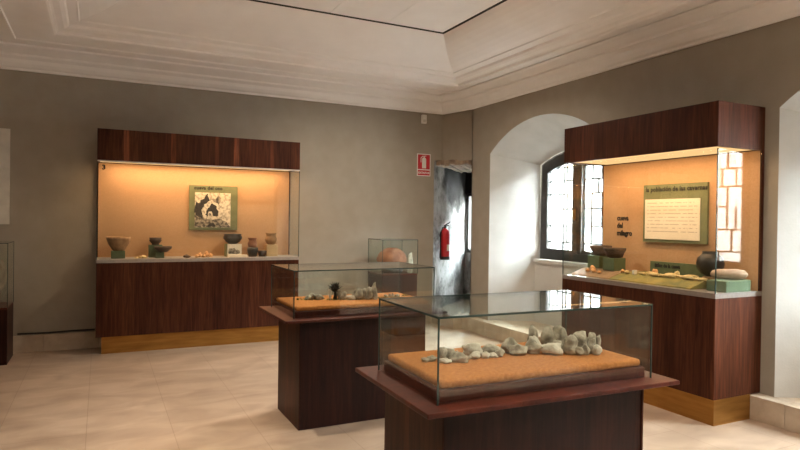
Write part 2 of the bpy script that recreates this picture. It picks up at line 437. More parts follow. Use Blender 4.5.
box(bm, 5.9, 5.98, wy1 - .055, wy1, wz0, wz1); box(bm, 5.9, 5.98, wy0, wy1, wz0, wz0 + .06); box(bm, 5.9, 5.98, wy0, wy1, wz1 - .06, wz1)
obj('window_frame', bm, M['iron'], w3)
B('glass_pane', M['glass'], (5.945, 5.95, wy0, wy1, wz0, wz1), w3)

# ---- ceiling: cornice, soffit, moulding, cove, dropped shadow gap and panelled centre
def sweep_ring(bm, rings, closed=True):
    vr = [[bm.verts.new(p) for p in r] for r in rings]
    for a, b in zip(vr, vr[1:]):
        n = len(a)
        for i in range(n if closed else n - 1):
            j = (i + 1) % n
            bm.faces.new((a[i], a[j], b[j], b[i]))
    return vr
def mitre(path, d):
    """offset a closed plan polygon (clockwise from above) inwards by d"""
    n = len(path); res = []
    for i in range(n):
        p0, p1, p2 = Vector(path[i - 1]), Vector(path[i]), Vector(path[(i + 1) % n])
        e1, e2 = (p1 - p0).normalized(), (p2 - p1).normalized()
        n1, n2 = Vector((e1.y, -e1.x)), Vector((e2.y, -e2.x))
        m = (n1 + n2); m /= m.dot(n1); res.append(p1 + m * d)
    return res
PLAN = [(XL, YF), (XL, YW), (4.80, YW), (XW, 7.58), (XW, YF)]
crown = [(0, 3.262), (.028, 3.262), (.032, 3.285), (.06, 3.30), (.085, 3.335), (.10, 3.375), (.135, 3.40), (.15, 3.40), (.155, 3.425), (.20, 3.44), (.26, 3.47), (.31, 3.478), (.315, ZC), (.36, ZC + .005)]
bm = bmesh.new()
sweep_ring(bm, [[(p.x, p.y, z) for p in mitre(PLAN, d)] for d, z in crown])
struct(obj('trim_cornice', bm, M['ceil']))
def rect(x0, x1, y0, y1): return [(x0, y0), (x0, y1), (x1, y1), (x1, y0)]
def rr(d, base=(-.43, 4.50, -2.1, 7.29)):
    return (base[0] + d[0], base[1] - d[1], base[2] + d[2], base[3] - d[3])
bm = bmesh.new()
ring0 = [(p.x, p.y, ZC + .004) for p in mitre(PLAN, .34)]
# soffit: flat ring from the cornice to the moulding, with a shallow step
def R3(x0, x1, y0, y1, z): return [(x0, y0, z), (x0, y1, z), (x1, y1, z), (x1, y0, z)]
mold = [(-.19, ZC + .004), (-.19, ZC - .012), (-.02, ZC - .012), (0, ZC - .004), (0, ZC + .016), (.02, ZC + .03), (.075, ZC + .04), (.11, ZC + .06), (.125, ZC + .085), (.20, ZC + .10), (.215, ZC + .10), (.225, ZC + .115)]
cove = []
for i in range(9):
    a = (PI / 2) * i / 8
    cove.append((.225 + .46 * math.sin(a) * .5 + .46 * .5 * (i / 8), ZC + .115 + .27 * (1 - math.cos(a)) * .55 + .27 * .45 * (i / 8)))
rings = [R3(-1.5, 4.78, YF + .2, 7.98, ZC + .004)]
for d, z in mold + cove:
    k = .76 / .46 if d > .225 else 1
    sx = d if d <= .225 else .225 + (d - .225) * (.53 / .46)
    sy = d if d <= .225 else .225 + (d - .225) * (.64 / .46)
    rings.append(R3(-.43 + sx, 4.50 - sx, -2.1 + sy, 7.29 - sy, z))
vr = sweep_ring(bm, rings)
struct(obj('ceiling', bm, M['ceil']))
e = rings[-1]; X0, X1, Y0, Y1, ZT = e[0][0], e[2][0], e[0][1], e[1][1], e[0][2]
bm = bmesh.new()                                   # dark shadow gap
sweep_ring(bm, [R3(X0, X1, Y0, Y1, ZT), R3(X0, X1, Y0, Y1, ZT + .035), R3(X0 + .03, X1 - .03, Y0 + .03, Y1 - .03, ZT + .035)])
struct(obj('trim_gap', bm, M['dark_gap']))
bm = bmesh.new()                                   # panelled centre with narrow joints
xs = [X0 + .02]
x = 2.27 - .7 * 6
while x < X1:
    if x > X0 + .1: xs.append(x)
    x += .7
xs.append(X1 - .02)
for a, b in zip(xs, xs[1:]): box(bm, a + .003, b - .003, Y0 + .02, Y1 - .02, ZT + .012, ZT + .04)
box(bm, X0 - .2, X1 + .2, Y0 - .2, Y1 + .2, ZT + .045, ZT + .08)
struct(obj('ceiling_panel', bm, M['ceil']))
struct(B('ceiling_roof', M['ceil'], (XL - .4, 6.6, YF - .4, 9.8, 4.1, 4.15)))
bm = bmesh.new()
box(bm, 6.3, 6.4, 7.3, 9.8, 2.7, 4.1); box(bm, 4.7, 6.4, 9.5, 9.6, 2.6, 4.1)
struct(obj('wall_upper', bm, M['paint']))
# fine ridge line on the soffit near the walls
bm = bmesh.new()
sweep_ring(bm, [R3(-.86 + a, 4.95 - .30 - a, YF + .8, 7.70 - a, z) for a, z in ((0, ZC + .006), (0, ZC - .012), (.022, ZC - .012), (.03, ZC + .006))])
struct(obj('trim_ridge', bm, M['ceil']))

# ---- leaded windows
def make_window(c, idx):
    XI = 5.58
    w = bmesh.new()
    outer = [(-.73, 1.085)] + IN_ARC + [(.73, 1.085)]
    gl = arc(.595, 2.285, 2.40)
    inner = [(-.595, 1.235)] + gl + [(.595, 1.235)]
    n = len(outer)
    for x in (XI, XI + .07):
        ov = [w.verts.new((x, c + a, z)) for a, z in outer]; iv = [w.verts.new((x, c + a, z)) for a, z in inner]
        for i in range(n):
            j = (i + 1) % n; w.faces.new((ov[i], ov[j], iv[j], iv[i]))
    iv0 = [w.verts.new((XI, c + a, z)) for a, z in inner]; iv1 = [w.verts.new((XI + .07, c + a, z)) for a, z in inner]
    for i in range(n):
        j = (i + 1) % n; w.faces.new((iv0[i], iv0[j], iv1[j], iv1[i]))
    f = struct(obj('window_%d' % idx, w, M['iron']))
    m = bmesh.new(); box(m, XI - .01, XI + .07, c - .083, c + .083, 1.2, 2.41); box(m, XI - .022, XI - .01, c - .022, c + .022, 1.2, 2.41)
    mu = obj('mullion', m, M['iron'], f, bevel=.004)
    for s in (-1, 1):
        prof = [p for p in gl if (p[0] * s) >= .06]
        pts = sorted(prof)
        outl = [(pts[0][0], 1.235)] + pts + [(pts[-1][0], 1.235)]
        if s < 0: outl = [(pts[0][0], 1.235)] + pts + [(-.08, 2.40), (-.08, 1.235)]
        else: outl = [(.08, 1.235), (.08, 2.40)] + pts + [(pts[-1][0], 1.235)]
        g = bmesh.new(); prism(g, outl, lambda u, v, t: (XI + .036 + .004 * t, c + u, v))
        gp = obj('glass_pane', g, M['glass'], f)
        l = bmesh.new()
        def bar(y0, y1, z0, z1): box(l, XI + .03, XI + .046, c + min(y0, y1), c + max(y0, y1), z0, z1)
        def top(u):
            R = gl; u = abs(u)
            for (a, za), (b, zb) in zip(R, R[1:]):
                if a <= u <= b: return za + (zb - za) * (u - a) / (b - a)
            return 2.3
        a0, a1 = .083 * s, .595 * s
        at = lambda k: a0 + (a1 - a0) * k
        H = .008
        zz = [1.235, 1.33, 1.55, 1.78, 1.98, 2.16, 2.34]
        for i, z in enumerate(zz[1:]):
            k0, k1 = ((0, 1), (.28, 1), (0, .62), (.28, 1), (0, 1), (.0, .8))[i]
            bar(at(k0), at(k1), z - H, z + H)
        for i in range(len(zz) - 1):
            for k in ((.45,), (.28, .72), (.28, .62, .8), (.28, .62), (.5, .8), (.3, .62))[i]:
                bar(at(k) - H, at(k) + H, zz[i], min(zz[i + 1], top(at(k))))
        for z0, k in ((2.34, .3), (2.34, .62)): bar(at(k) - H, at(k) + H, z0, max(z0 + .005, top(at(k))))
        bar(at(.03) - H, at(.03) + H, 1.235, top(at(.03))); bar(at(.93) - H, at(.93) + H, 1.235, top(at(.93)))
        obj('leading', l, M['lead'], gp)
    h = bmesh.new(); tube(h, [(XI - .03, c + .015, 1.63), (XI - .055, c + .015, 1.65), (XI - .055, c + .015, 1.75), (XI - .03, c + .015, 1.77)], .009)
    box(h, XI - .034, XI - .02, c + .004, c + .026, 1.64, 1.78)
    obj('window_handle', h, M['brass'], mu)['label'] = 'brass window handle'
for i, c in enumerate(ALC): make_window(c, (1, 2, 4)[i])
# courtyard: facade darkened behind the left window, pale one added to bounce daylight
struct(B('ground_outside', M['pave_out'], (6.0, 30, -20, 30, -1.2, -1.1)))
for (y0, y1, mt_, lab) in ((13.0, 42.0, M['facade_darkened'], 'darkened reddish building across the courtyard, behind the left leaded window'), (-24.0, 12.9, M['facade_bounce'], 'added pale light-bouncing building across the courtyard, opposite the right alcove')):
    bo = thing('building', lab, 'building', (20, y0, -1.1))
    B('facade', mt_, (0, 1, 0, y1 - y0, 0, 8.3), bo)
    B('roof_edge', M['lead'], (-.25, 1.1, 0, y1 - y0, 8.3, 8.5), bo)
    y = 2.0
    while y < y1 - y0 - 2:
        for z0 in (1.5, 5.0): B('window', M['photo_glass'], (-.03, .02, y, y + 1.1, z0, z0 + 1.9), bo)
        y += 4.2

# ------------------------------------------------------------------ wall showcases
def showcase(label, loc, rotz, L, D, zs, zb, zt, kick_y, kick_d, side_kick, mat_h, rail=True):
    t = thing('display_case', label, 'display case', loc, rotz)
    kt = .205
    body = B('cabinet_body', M['wood'], (0, L, 0, D, kt, zs - .04), t, .003)
    B('kick_plate', M['brass'], (side_kick, L - .0 if kick_y <= 0 else L - side_kick, max(kick_y, .004), kick_d, 0, kt), t)['label'] = 'brass kick plate'
    B('shelf_slab', M['slab'] if rail else M['slab_shaded'], (0, L, 0, D, zs - .04, zs), t, .002)
    g = bmesh.new(); th = .012                     # open-bottomed wooden header
    box(g, 0, L, 0, .03, zb, zt); box(g, 0, L, D - .02, D, zb, zt); box(g, 0, .03, .03, D - .02, zb, zt); box(g, L - .03, L, .03, D - .02, zb, zt)
    box(g, .03, L - .03, .03, D - .02, zt - .03, zt)
    obj('header', g, mat_h, t, .002)
    B('light_diffuser', M['lamp'], (.03, L - .03, .03, D - .02, zb + .012, zb + .03), t)['label'] = 'glowing warm light panel'
    B('back_panel', M['fabric'], (.014, L - .014, D - .035, D - .018, zs, zb), t)
    for x in (0, L - .014): B('back_post', M['wood'], (x, x + .014, D - .035, D, zs, zb), t)
    if rail:
        r = bmesh.new(); box(r, 0, L, -.004, .012, zb - .016, zb)  # pale rail doubles as the light glow on the glass edge
        obj('glow_rail', r, M['alu'], t)['label'] = 'pale glazing rail carrying the glow of the glass top'
    B('glass_pane', M['glass'], (.001, L - .001, .002, .008, zs, zb - .016), t)
    for x in (0, L - .006): B('glass_pane', M['glass'], (x, x + .006, .009, D - .036, zs, zb), t)
    for x in (.001, L - .007): B('glass_bead', M['glass_edge'], (x, x + .006, 0.0, .009, zs, zb - .016), t)
    ld = bpy.data.lights.new('case_light', 'AREA'); ld.shape = 'RECTANGLE'; ld.size = L - .3; ld.size_y = .1
    ld.color = (1, .62, .33); ld.energy = 6.2 * L
    lo = bpy.data.objects.new('case_light', ld); C.objects.link(lo); lo.parent = t; lo.location = (L / 2, .24, zb + .006)
    return t
LX, LY, LL, LD, LZ = -.04, 7.722, 2.386, .488, 1.099
RX, RY, RL, RD, RZ = 4.36, 4.934, 1.769, .585, 1.051
lc = showcase('long wooden wall showcase with lit amber interior, on the back wall', (LX, LY, 0), 0, LL, LD, LZ, 2.242, 2.603, .06, LD - .03, .06, M['wood_band'])
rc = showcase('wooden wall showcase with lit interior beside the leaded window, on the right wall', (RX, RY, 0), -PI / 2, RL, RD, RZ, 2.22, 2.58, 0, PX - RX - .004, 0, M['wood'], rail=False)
text('3', .075, M['black'], 'case_number', lc, upright(.05, -.003, 2.135), offset=.004)

def lettering_R(body, size, x, z, parent, off=.004, y=0, **kw): return text(body, size, M['black'], 'lettering', parent, upright(x, y, z), offset=off, **kw)

# green picture panel in the back-wall showcase
pn = thing('picture_panel', 'small square green panel with a black-and-white cave photograph', 'panel', (1.017, LY + LD - .036, 1.437))
pb_ = B('board', M['green_board'], (0, .612, -.024, 0, 0, .578), pn, .002)
text('cueva del oso', .062, M['black'], 'lettering', pb_, upright(.06, -.0255, .525), offset=.0024, xs=.95, spacing=1.08)
def poly_layer(bm, pts, y, mi, jit=.009):
    rj_ = random.Random(int(y * 1e7) + len(pts)); out = []
    for p, q in zip(pts, pts[1:] + pts[:1]):          # ragged outline
        n = max(1, int(math.hypot(q[0] - p[0], q[1] - p[1]) / .022))
        for k in range(n):
            t = k / n; out.append((p[0] + (q[0] - p[0]) * t + rj_.uniform(-jit, jit), p[1] + (q[1] - p[1]) * t + rj_.uniform(-jit, jit)))
    pts = [(min(max(u, .02), .52), max(v, .03)) for u, v in out]
    bm.faces.new([bm.verts.new((u, y, v)) for u, v in pts]).material_index = mi
M['photo_light'] = noisy('photo_pale_rock', (.30, .25, .19), (.72, .62, .48), 28, .6, lo=.35, hi=.55)
M['photo_mid'] = noisy('photo_mid_rock', (.06, .05, .04), (.36, .30, .23), 30, .6, lo=.4, hi=.6)
M['photo_dark'] = noisy('photo_dark', (.012, .010, .009), (.05, .042, .035), 30, .6)
bm = bmesh.new()
box(bm, .07, .52, -.030, -.024, .035, .485, 0)
y = -.0305
poly_layer(bm, [(.07, .035), (.52, .035), (.47, .11), (.38, .16), (.30, .14), (.18, .16), (.07, .19)], y, 1)
poly_layer(bm, [(.07, .19), (.18, .15), (.15, .25), (.19, .33), (.25, .385), (.235, .42), (.225, .475), (.20, .46), (.185, .40), (.15, .40), (.12, .34), (.09, .36), (.07, .30)], y - .0002, 2)
poly_layer(bm, [(.17, .16), (.28, .135), (.40, .16), (.40, .26), (.36, .33), (.29, .385), (.22, .33), (.165, .25)], y - .0004, 0)
poly_layer(bm, [(.20, .20), (.24, .17), (.36, .175), (.36, .25), (.335, .31), (.28, .36), (.255, .30), (.22, .27)], y - .0006, 2)
poly_layer(bm, [(.225, .175), (.295, .165), (.285, .235), (.235, .24)], y - .0008, 0)
poly_layer(bm, [(.245, .185), (.27, .185), (.268, .22), (.246, .22)], y - .001, 2)
poly_layer(bm, [(.37, .33), (.40, .42), (.36, .46), (.33, .40), (.27, .41), (.29, .39)], y - .0006, 1)
poly_layer(bm, [(.22, .045), (.36, .045), (.30, .085), (.25, .08)], y - .0006, 2)
obj('photograph', bm, [M['photo_light'], M['photo_mid'], M['photo_dark']], pn)['label'] = 'black-and-white photograph of a cave mouth'

# info panel and lettering in the right showcase (local x runs towards the camera)
def in_rc(x, y, z): return rc.matrix_basis @ Vector((x, y, z)) if False else Vector((RX + y, RY - x, z))
pr = thing('info_panel', 'large green panel headed by black lettering above a cream text sheet', 'panel', in_rc(.578, RD - .036, 1.418), -PI / 2)
pb_ = B('board', M['green_board'], (0, .715, -.024, 0, 0, .565), pr, .002)
text('la población de las cavernas', .062, M['black'], 'lettering', pb_, upright(.03, -.0255, .497), offset=.0024, xs=.9, spacing=1.08)
sh = B('text_sheet', M['printed'], (.028, .645, -.031, -.024, .03, .42), pr, .001)
cl = text('cueva\ndel\nmilagro', .075, M['black'], 'wall_lettering', None, Matrix.Identity(4), offset=.0035, line=1.05, xs=.9)
cl.data.transform(Matrix.Translation((RX + RD - .0375, RY - .215, 1.63)) @ Matrix.Rotation(-PI / 2, 4, 'Z') @ Matrix.Rotation(PI / 2, 4, 'X'))
tag(cl, 'three lines of small black lettering on the amber panel, left of the green info panel', 'lettering')

# ------------------------------------------------------------------ objects in the back-wall showcase
def pot(name, label, cat, x, y, z, prof, mat, n=28, wob=.03, sx=1, sy=1, group=None, rim=None, rimmat=None):
    bm = bmesh.new(); lathe(bm, prof, 0, 0, 0, n, 0, wob, sx, sy)
    o = obj(name, bm, mat, None, loc=(x, y, z + .001)); tag(o, label, cat, group)
    return o
def bowl_prof(R, h, foot, t=.012, belly=.8):
    return [(0, 0), (foot, 0), (foot * 1.3, h * .12), (R * belly, h * .45), (R * .97, h * .8), (R, h), (R - t, h), (R * .95 - t, h * .75), (R * belly - t, h * .45), (foot, h * .2), (0, h * .18)]
def block(label, x0, x1, y0, y1, z0, z1, mat, loc=(0, 0, 0), rot=0):
    bm = bmesh.new(); box(bm, x0, x1, y0, y1, 0, z1 - z0)
    o = obj('plinth_block', bm, mat, None, .003, loc=(loc[0], loc[1], z0 + .0005), rotz=rot); return tag(o, label, 'stand')
def stone(name, label, cat, x, y, z, w, h, seed, mat, d=None, group=None, rot=0, rough=.22, sub=2):
    bm = bmesh.new(); lump(bm, w, d or w * .9, h, seed, rough, sub)
    return tag(obj(name, bm, mat, None, loc=(x, y, z), rotz=rot), label, cat, group)

block('low green block under the tan bowl at the left of the back showcase', .115, .266, 7.87, 8.02, LZ, 1.187, M['green_block'])
pot('bowl', 'wide tan clay bowl with broken rim on a low green block', 'bowl', .195, 7.945, 1.187, bowl_prof(.135, .166, .055), M['clay_tan'], wob=.05)
for (x, y, w, h, s, lab) in ((.385, 7.84, .05, .022, 1, 'flat pale sherd nearest the tan bowl'), (.43, 7.86, .045, .03, 2, 'pale sherd in the middle of three right of the tan bowl'), (.475, 7.84, .06, .04, 3, 'biggest pale sherd of three right of the tan bowl')):
    stone('pottery_sherd', lab, 'sherd', x, y, LZ + .0005, w, h, s, M['bone'])
block('taller green block under the small dark bowl in the back showcase', .536, .69, 8.0, 8.12, LZ, 1.252, M['green_block'])
pot('bowl', 'small dark footed bowl on the taller green block', 'bowl', .612, 8.05, 1.252, [(0, 0), (.045, 0), (.04, .012), (.062, .035), (.073, .055), (.066, .066), (.073, .088), (.066, .088), (.055, .06), (.03, .03), (0, .025)], M['clay_dark'], wob=.01)
block('short green block under the shallow dark dish in the back showcase', .60, .70, 7.86, 7.96, LZ, 1.17, M['green_block'])
pot('dish', 'shallow wide dark dish on the short green block', 'dish', .69, 7.91, 1.17, [(0, 0), (.05, 0), (.07, .02), (.098, .04), (.103, .068), (.095, .068), (.088, .045), (.04, .022), (0, .02)], M['clay_dark'], wob=.01)
stone('pottery_sherd', 'lone dark brown sherd lying below the green picture panel', 'sherd', .965, 7.87, LZ + .0005, .095, .042, 5, M['clay_dark'])
for (x, y, w, h, s, lab) in ((1.085, 7.9, .05, .04, 11, 'leftmost orange sherd of the heap below the cave photograph'), (1.125, 7.93, .06, .062, 12, 'tall pointed orange sherd at the back left of the heap'), (1.165, 7.87, .055, .04, 13, 'orange sherd in the front of the heap below the photograph'), (1.20, 7.93, .06, .08, 14, 'highest orange sherd in the middle of the heap'), (1.25, 7.90, .06, .05, 15, 'rightmost orange sherd of the heap below the photograph')):
    stone('pottery_sherd', lab, 'sherd', x, y, LZ + .0005, w, h, s, M['clay_orange'], rough=.35)
# block that carries a photo card, with the black bowl on it
cb = thing('plinth_block', 'white block with a dark photo card on its front, under the black bowl', 'stand', (1.447, 7.90, LZ + .0005))
cbk = B('block', M['green_board'], (0, .19, .01, .16, 0, .163), cb, .002)
pcd = B('photo_card', M['paper'], (.012, .19, .002, .0095, .025, .163), cb)
bm = bmesh.new(); poly_layer(bm, [(.03, .035), (.17, .035), (.165, .08), (.14, .10), (.12, .085), (.09, .12), (.05, .10), (.03, .11)], .0012, 0)
obj('printed_photo', bm, M['photo_mid'], pcd)
pot('bowl', 'round black bowl on the white photo block', 'bowl', 1.54, 7.985, 1.262, [(0, 0), (.05, 0), (.09, .03), (.119, .07), (.118, .09), (.105, .112), (.112, .128), (.10, .128), (.095, .11), (.105, .08), (.05, .03), (0, .02)], M['clay_black'], wob=.015)
B_ = B('label_slab', M['paper'], (0, .24, 0, .06, 0, .03), None, .002, loc=(1.45, 7.79, LZ + .0005)); tag(B_, 'low cream slab lying in front of the photo block', 'slab')
block('small tan block behind the black cup in the back showcase', 1.745, 1.855, 7.95, 8.07, LZ, 1.207, M['card'])
pot('vase', 'small brown vase with flared rim behind the black cup', 'vase', 1.80, 8.01, 1.207, [(0, 0), (.045, 0), (.058, .03), (.062, .06), (.047, .09), (.05, .11), (.066, .131), (.058, .131), (.042, .108), (.035, .05), (0, .03)], M['clay_red'], wob=.01)
pot('cup', 'squat black cup in front of the small brown vase', 'cup', 1.775, 7.875, LZ + .0005, [(0, 0), (.05, 0), (.062, .05), (.07, .085), (.066, .118), (.06, .118), (.06, .08), (.04, .03), (0, .02)], M['clay_black'], wob=.01)
pot('dish', 'broken shallow brown dish right of the black cup', 'dish', 1.905, 7.90, LZ + .0005, [(0, 0), (.04, 0), (.05, .03), (.058, .075), (.05, .075), (.03, .02), (0, .015)], M['clay_dark'], wob=.12)
block('tall tan block under the small jar at the right of the back showcase', 1.973, 2.12, 7.93, 8.06, LZ, 1.25, M['card'])
pot('jar', 'small tan jar with wide rim on the tall tan block', 'jar', 2.043, 7.995, 1.25, [(0, 0), (.04, 0), (.068, .03), (.078, .06), (.074, .09), (.058, .112), (.062, .13), (.076, .155), (.068, .155), (.05, .12), (.06, .06), (0, .03)], M['clay_tan'], wob=.01)

# ------------------------------------------------------------------ objects in the right showcase
for nm, y0, y1, mt_, lab in (('display_board', 4.90, 4.36, M['tan_board'], 'tan sloping board under the two brown bowls in the right showcase'), ('display_bed', 4.355, 3.45, M['green_mat'], 'sloping yellow-green display bed under the bone tools in the right showcase')):
    mt = bmesh.new()
    prism(mt, [(.07, RZ + .001), (.545, RZ + .001), (.545, RZ + .07), (.26, RZ + .07), (.08, RZ + .012)], lambda u, v, t: (RX + u, y0 + (y1 - y0) * t, v))
    tag(obj(nm, mt, mt_, None, .004), lab, 'display bed')
def bedz(dx): return RZ + .0705 - max(0, .26 - dx) * .322
def rblk(label, x, dx, w, d, h, mat):
    z = bedz(dx) + .0005
    bm = bmesh.new(); box(bm, -w / 2, w / 2, -d / 2, d / 2, 0, h)
    return tag(obj('plinth_block', bm, mat, None, .003, loc=(RX + dx, x, z), rotz=PI / 2), label, 'stand'), z + h
o, z = rblk('dark green block nearest the leaded window in the right showcase', 4.82, .40, .17, .16, .13, M['green_block'])
pot('bowl', 'brown clay bowl on the green block nearest the leaded window', 'bowl', RX + .41, 4.808, z + .0005, bowl_prof(.115, .105, .06), M['clay_dark'], wob=.05)
o, z = rblk('second dark green block from the leaded window in the right showcase', 4.525, .315, .15, .16, .125, M['green_block'])
pot('bowl', 'brown clay bowl on the second green block from the leaded window', 'bowl', RX + .315, 4.52, z + .0005, bowl_prof(.11, .10, .06), M['clay_dark'], wob=.05)
for (y, dx, w, h, s, lab) in ((4.745, .17, .05, .035, 21, 'leftmost orange sherd at the window end of the right showcase'), (4.70, .2, .06, .06, 22, 'upright orange sherd in front of the first green block'), (4.655, .17, .06, .04, 23, 'flat orange sherd right of the upright one by the first block'), (4.57, .16, .05, .03, 24, 'small orange sherd between the two green blocks')):
    stone('pottery_sherd', lab, 'sherd', RX + dx, y, bedz(dx) + .0005, w, h, s, M['clay_orange'], rough=.35)
lbl = B('label_cube', M['white'], (-.02, .02, -.012, .012, 0, .04), None, .001, loc=(RX + .23, 4.185, bedz(.23) + .0005)); tag(lbl, 'tiny white label block on the bed right of the second bowl', 'label')
# small green title board leaning at the back
tb = thing('title_board', 'low narrow dark green board with a line of black lettering', 'sign', (RX + .46, 4.195, bedz(.45) + .0005), -PI / 2)
pb_ = B('board', M['green_block'], (0, .60, -.01, .01, 0, .115), tb, .002)
text('útiles de la cueva', .052, M['black'], 'lettering', pb_, upright(.055, -.0112, .062), offset=.002, xs=.8)
# bone tools on the bed
tools = [(4.10, .24, .10, 80), (4.03, .27, .12, 75), (3.96, .23, .11, 95), (3.90, .25, .10, 60), (3.86, .33, .12, 85), (3.80, .235, .13, 100), (3.74, .28, .14, 82), (3.66, .35, .15, 88), (3.62, .24, .13, 90), (3.56, .24, .14, 84), (3.48, .24, .12, 95)]
ordn = ['first', 'second', 'third', 'fourth', 'fifth', 'sixth', 'seventh', 'eighth', 'ninth', 'tenth', 'last']
for i, (y, dx, ln, a) in enumerate(tools):
    bm = bmesh.new(); R = .011 + .003 * (i % 3)
    tube(bm, [(-ln / 2, 0, R), (-ln / 4, .006, R * 1.15), (ln / 5, -.003, R), (ln / 2, .004, R * .9)], R, 8, taper=[.8, 1, .9, .35])
    o = obj('bone_tool', bm, M['bone'], None, loc=(RX + dx, y, bedz(dx) + .001), rotz=math.radians(a))
    tag(o, 'yellowish bone tool on the display bed, %s from the window end' % ordn[i], 'bone tool')
for (y, dx, w, h, s, lab) in ((4.34, .24, .05, .035, 31, 'small brown sherd at the foot of the second green block'), (4.27, .22, .05, .035, 32, 'pale sherd just left of the tiny white label block'), (4.06, .36, .06, .05, 33, 'pale sherd standing before the left end of the low title board'), (3.83, .38, .05, .05, 34, 'pale sherd standing before the right end of the low title board')):
    stone('pottery_sherd', lab, 'sherd', RX + dx, y, bedz(dx) + .0005, w, h, s, M['clay_orange'] if s % 2 else M['bone'], rough=.35)
# round black pot on a small ring, the long stone, the pale green block
pot('pot', 'round dark pot with narrow mouth at the camera end of the right showcase', 'pot', RX + .40, 3.51, bedz(.40) + .0275, [(0, 0), (.04, 0), (.08, .03), (.107, .08), (.112, .115), (.098, .16), (.07, .188), (.06, .20), (.066, .214), (.058, .214), (.05, .198), (.09, .15), (.098, .09), (0, .03)], M['clay_black'], wob=.03)
rg = bmesh.new(); lathe(rg, [(.03, 0), (.06, 0), (.06, .02), (.045, .026), (.03, .02)], n=20)
tag(obj('pot_ring', rg, M['clay_tan'], None, loc=(RX + .40, 3.51, bedz(.4) + .0005)), 'small clay support ring under the round dark pot', 'stand')
bm = bmesh.new()
prism(bm, [(.15, 0), (.45, 0), (.505, .03), (.53, .09), (.505, .15), (.45, .18), (.15, .18)], lambda u, v, t: (RX + u, 3.18 + v, RZ + .001 + .09 * t))
bb = obj('plinth_block', bm, M['teal'], None, .006)
tag(bb, 'low pale green block with rounded end at the camera end of the right showcase', 'stand')
bm = bmesh.new(); tube(bm, [(-.14, 0, .042), (-.125, 0, .043), (-.08, 0, .044), (0, .004, .044), (.07, 0, .046), (.12, -.004, .046), (.14, -.004, .046)], .044, 14, taper=[.25, .68, .95, 1, 1, .75, .25])
tag(obj('grinding_stone', bm, M['pinkstone'], None, loc=(RX + .33, 3.285, RZ + .0925), rotz=math.radians(-40)), 'long rounded pinkish stone lying on the low pale green block', 'stone')

# ------------------------------------------------------------------ table showcases
def table_case(label, loc, rotz, w, d, gb, gt, e, pw, pd, base=True):
    t = thing('table_case', label, 'display case', loc, rotz)
    x, y = w / 2, d / 2
    pb = bmesh.new(); box(pb, -pw / 2, pw / 2, -pd / 2, pd / 2, 0, gb - .02)
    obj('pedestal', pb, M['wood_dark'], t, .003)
    if base:
        s = bmesh.new(); 
        for q in (-1, 1): box(s, -pw / 2 + .0, -pw / 2 + .0 + .012, -pd / 2 - .0, -pd / 2, 0, 0) if False else None
        s.free()
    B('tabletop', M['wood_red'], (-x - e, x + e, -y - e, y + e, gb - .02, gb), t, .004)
    if base:
        B('base_board', M['wood_red'], (-x + .018, x - .018, -y + .018, y - .018, gb, gb + .05), t, .006)
        sb = bmesh.new(); box(sb, -x + .03, x - .03, -y + .03, y - .03, gb + .05, gb + .085)
        bmesh.ops.subdivide_edges(sb, edges=sb.edges[:], cuts=1)
        obj('sand_bed', sb, M['sand'], t, .014, 3)['label'] = 'orange sand bed'
    g = .008
    def pane(dims): B('glass_pane', M['glass'], dims, t)
    pane((-x, x, -y, -y + g, gb, gt - g)); pane((-x, x, y - g, y, gb, gt - g))
    pane((-x, -x + g, -y + g, y - g, gb, gt - g)); pane((x - g, x, -y + g, y - g, gb, gt - g))
    pane((-x, x, -y, y, gt - g, gt))
    em = bmesh.new(); k = .003                          # thin polished edges where the panes meet
    for a in (-x, x):
        for b in (-y, y): box(em, a - k, a + k, b - k, b + k, gb, gt)
    for b in (-y, y): box(em, -x, x, b - k, b + k, gt - g, gt + .0005)
    for a in (-x, x): box(em, a - k, a + k, -y, y, gt - g, gt + .0005)
    obj('glass_edge', em, M['glass_edge'], t)
    return t
def centre(ax, ay, th, w, d):
    c, s = math.cos(th), math.sin(th); return (ax + c * w / 2 - s * d / 2, ay + s * w / 2 + c * d / 2, 0)
T1 = dict(ax=1.2057, ay=2.0738, th=-.0306, w=1.1484, d=.609)
T2 = dict(ax=1.2953, ay=4.3726, th=.003, w=1.1981, d=.6497)
GB1, GT1, GB2, GT2 = .8662, 1.2173, .8524, 1.2123
t1 = table_case('nearest glass-topped table case with grey stones on orange sand', centre(T1['ax'], T1['ay'], T1['th'], T1['w'], T1['d']), T1['th'], T1['w'], T1['d'], GB1, GT1, .09, 1.075, .59)
t2 = table_case('middle glass-topped table case with a dark little tree among pale stones', centre(T2['ax'], T2['ay'], T2['th'], T2['w'], T2['d']), T2['th'], T2['w'], T2['d'], GB2, GT2, .086, 1.075, .59)
# side rails that frame the recessed-looking front of the pedestals
for t, w_ in ((t1, 1.075), (t2, 1.075)):
    B('corner_panel', M['wood'], (w_ / 2 - .32 if t is t2 else w_ / 2 - .012, w_ / 2 - .001, -.59 / 2 - .006, -.59 / 2, 0, GB2 - .021), t, .002)
    B('side_panel', M['wood'], (-w_ / 2 - .006, -w_ / 2, -.59 / 2, .59 / 2, 0, GB2 - .021), t, .002)

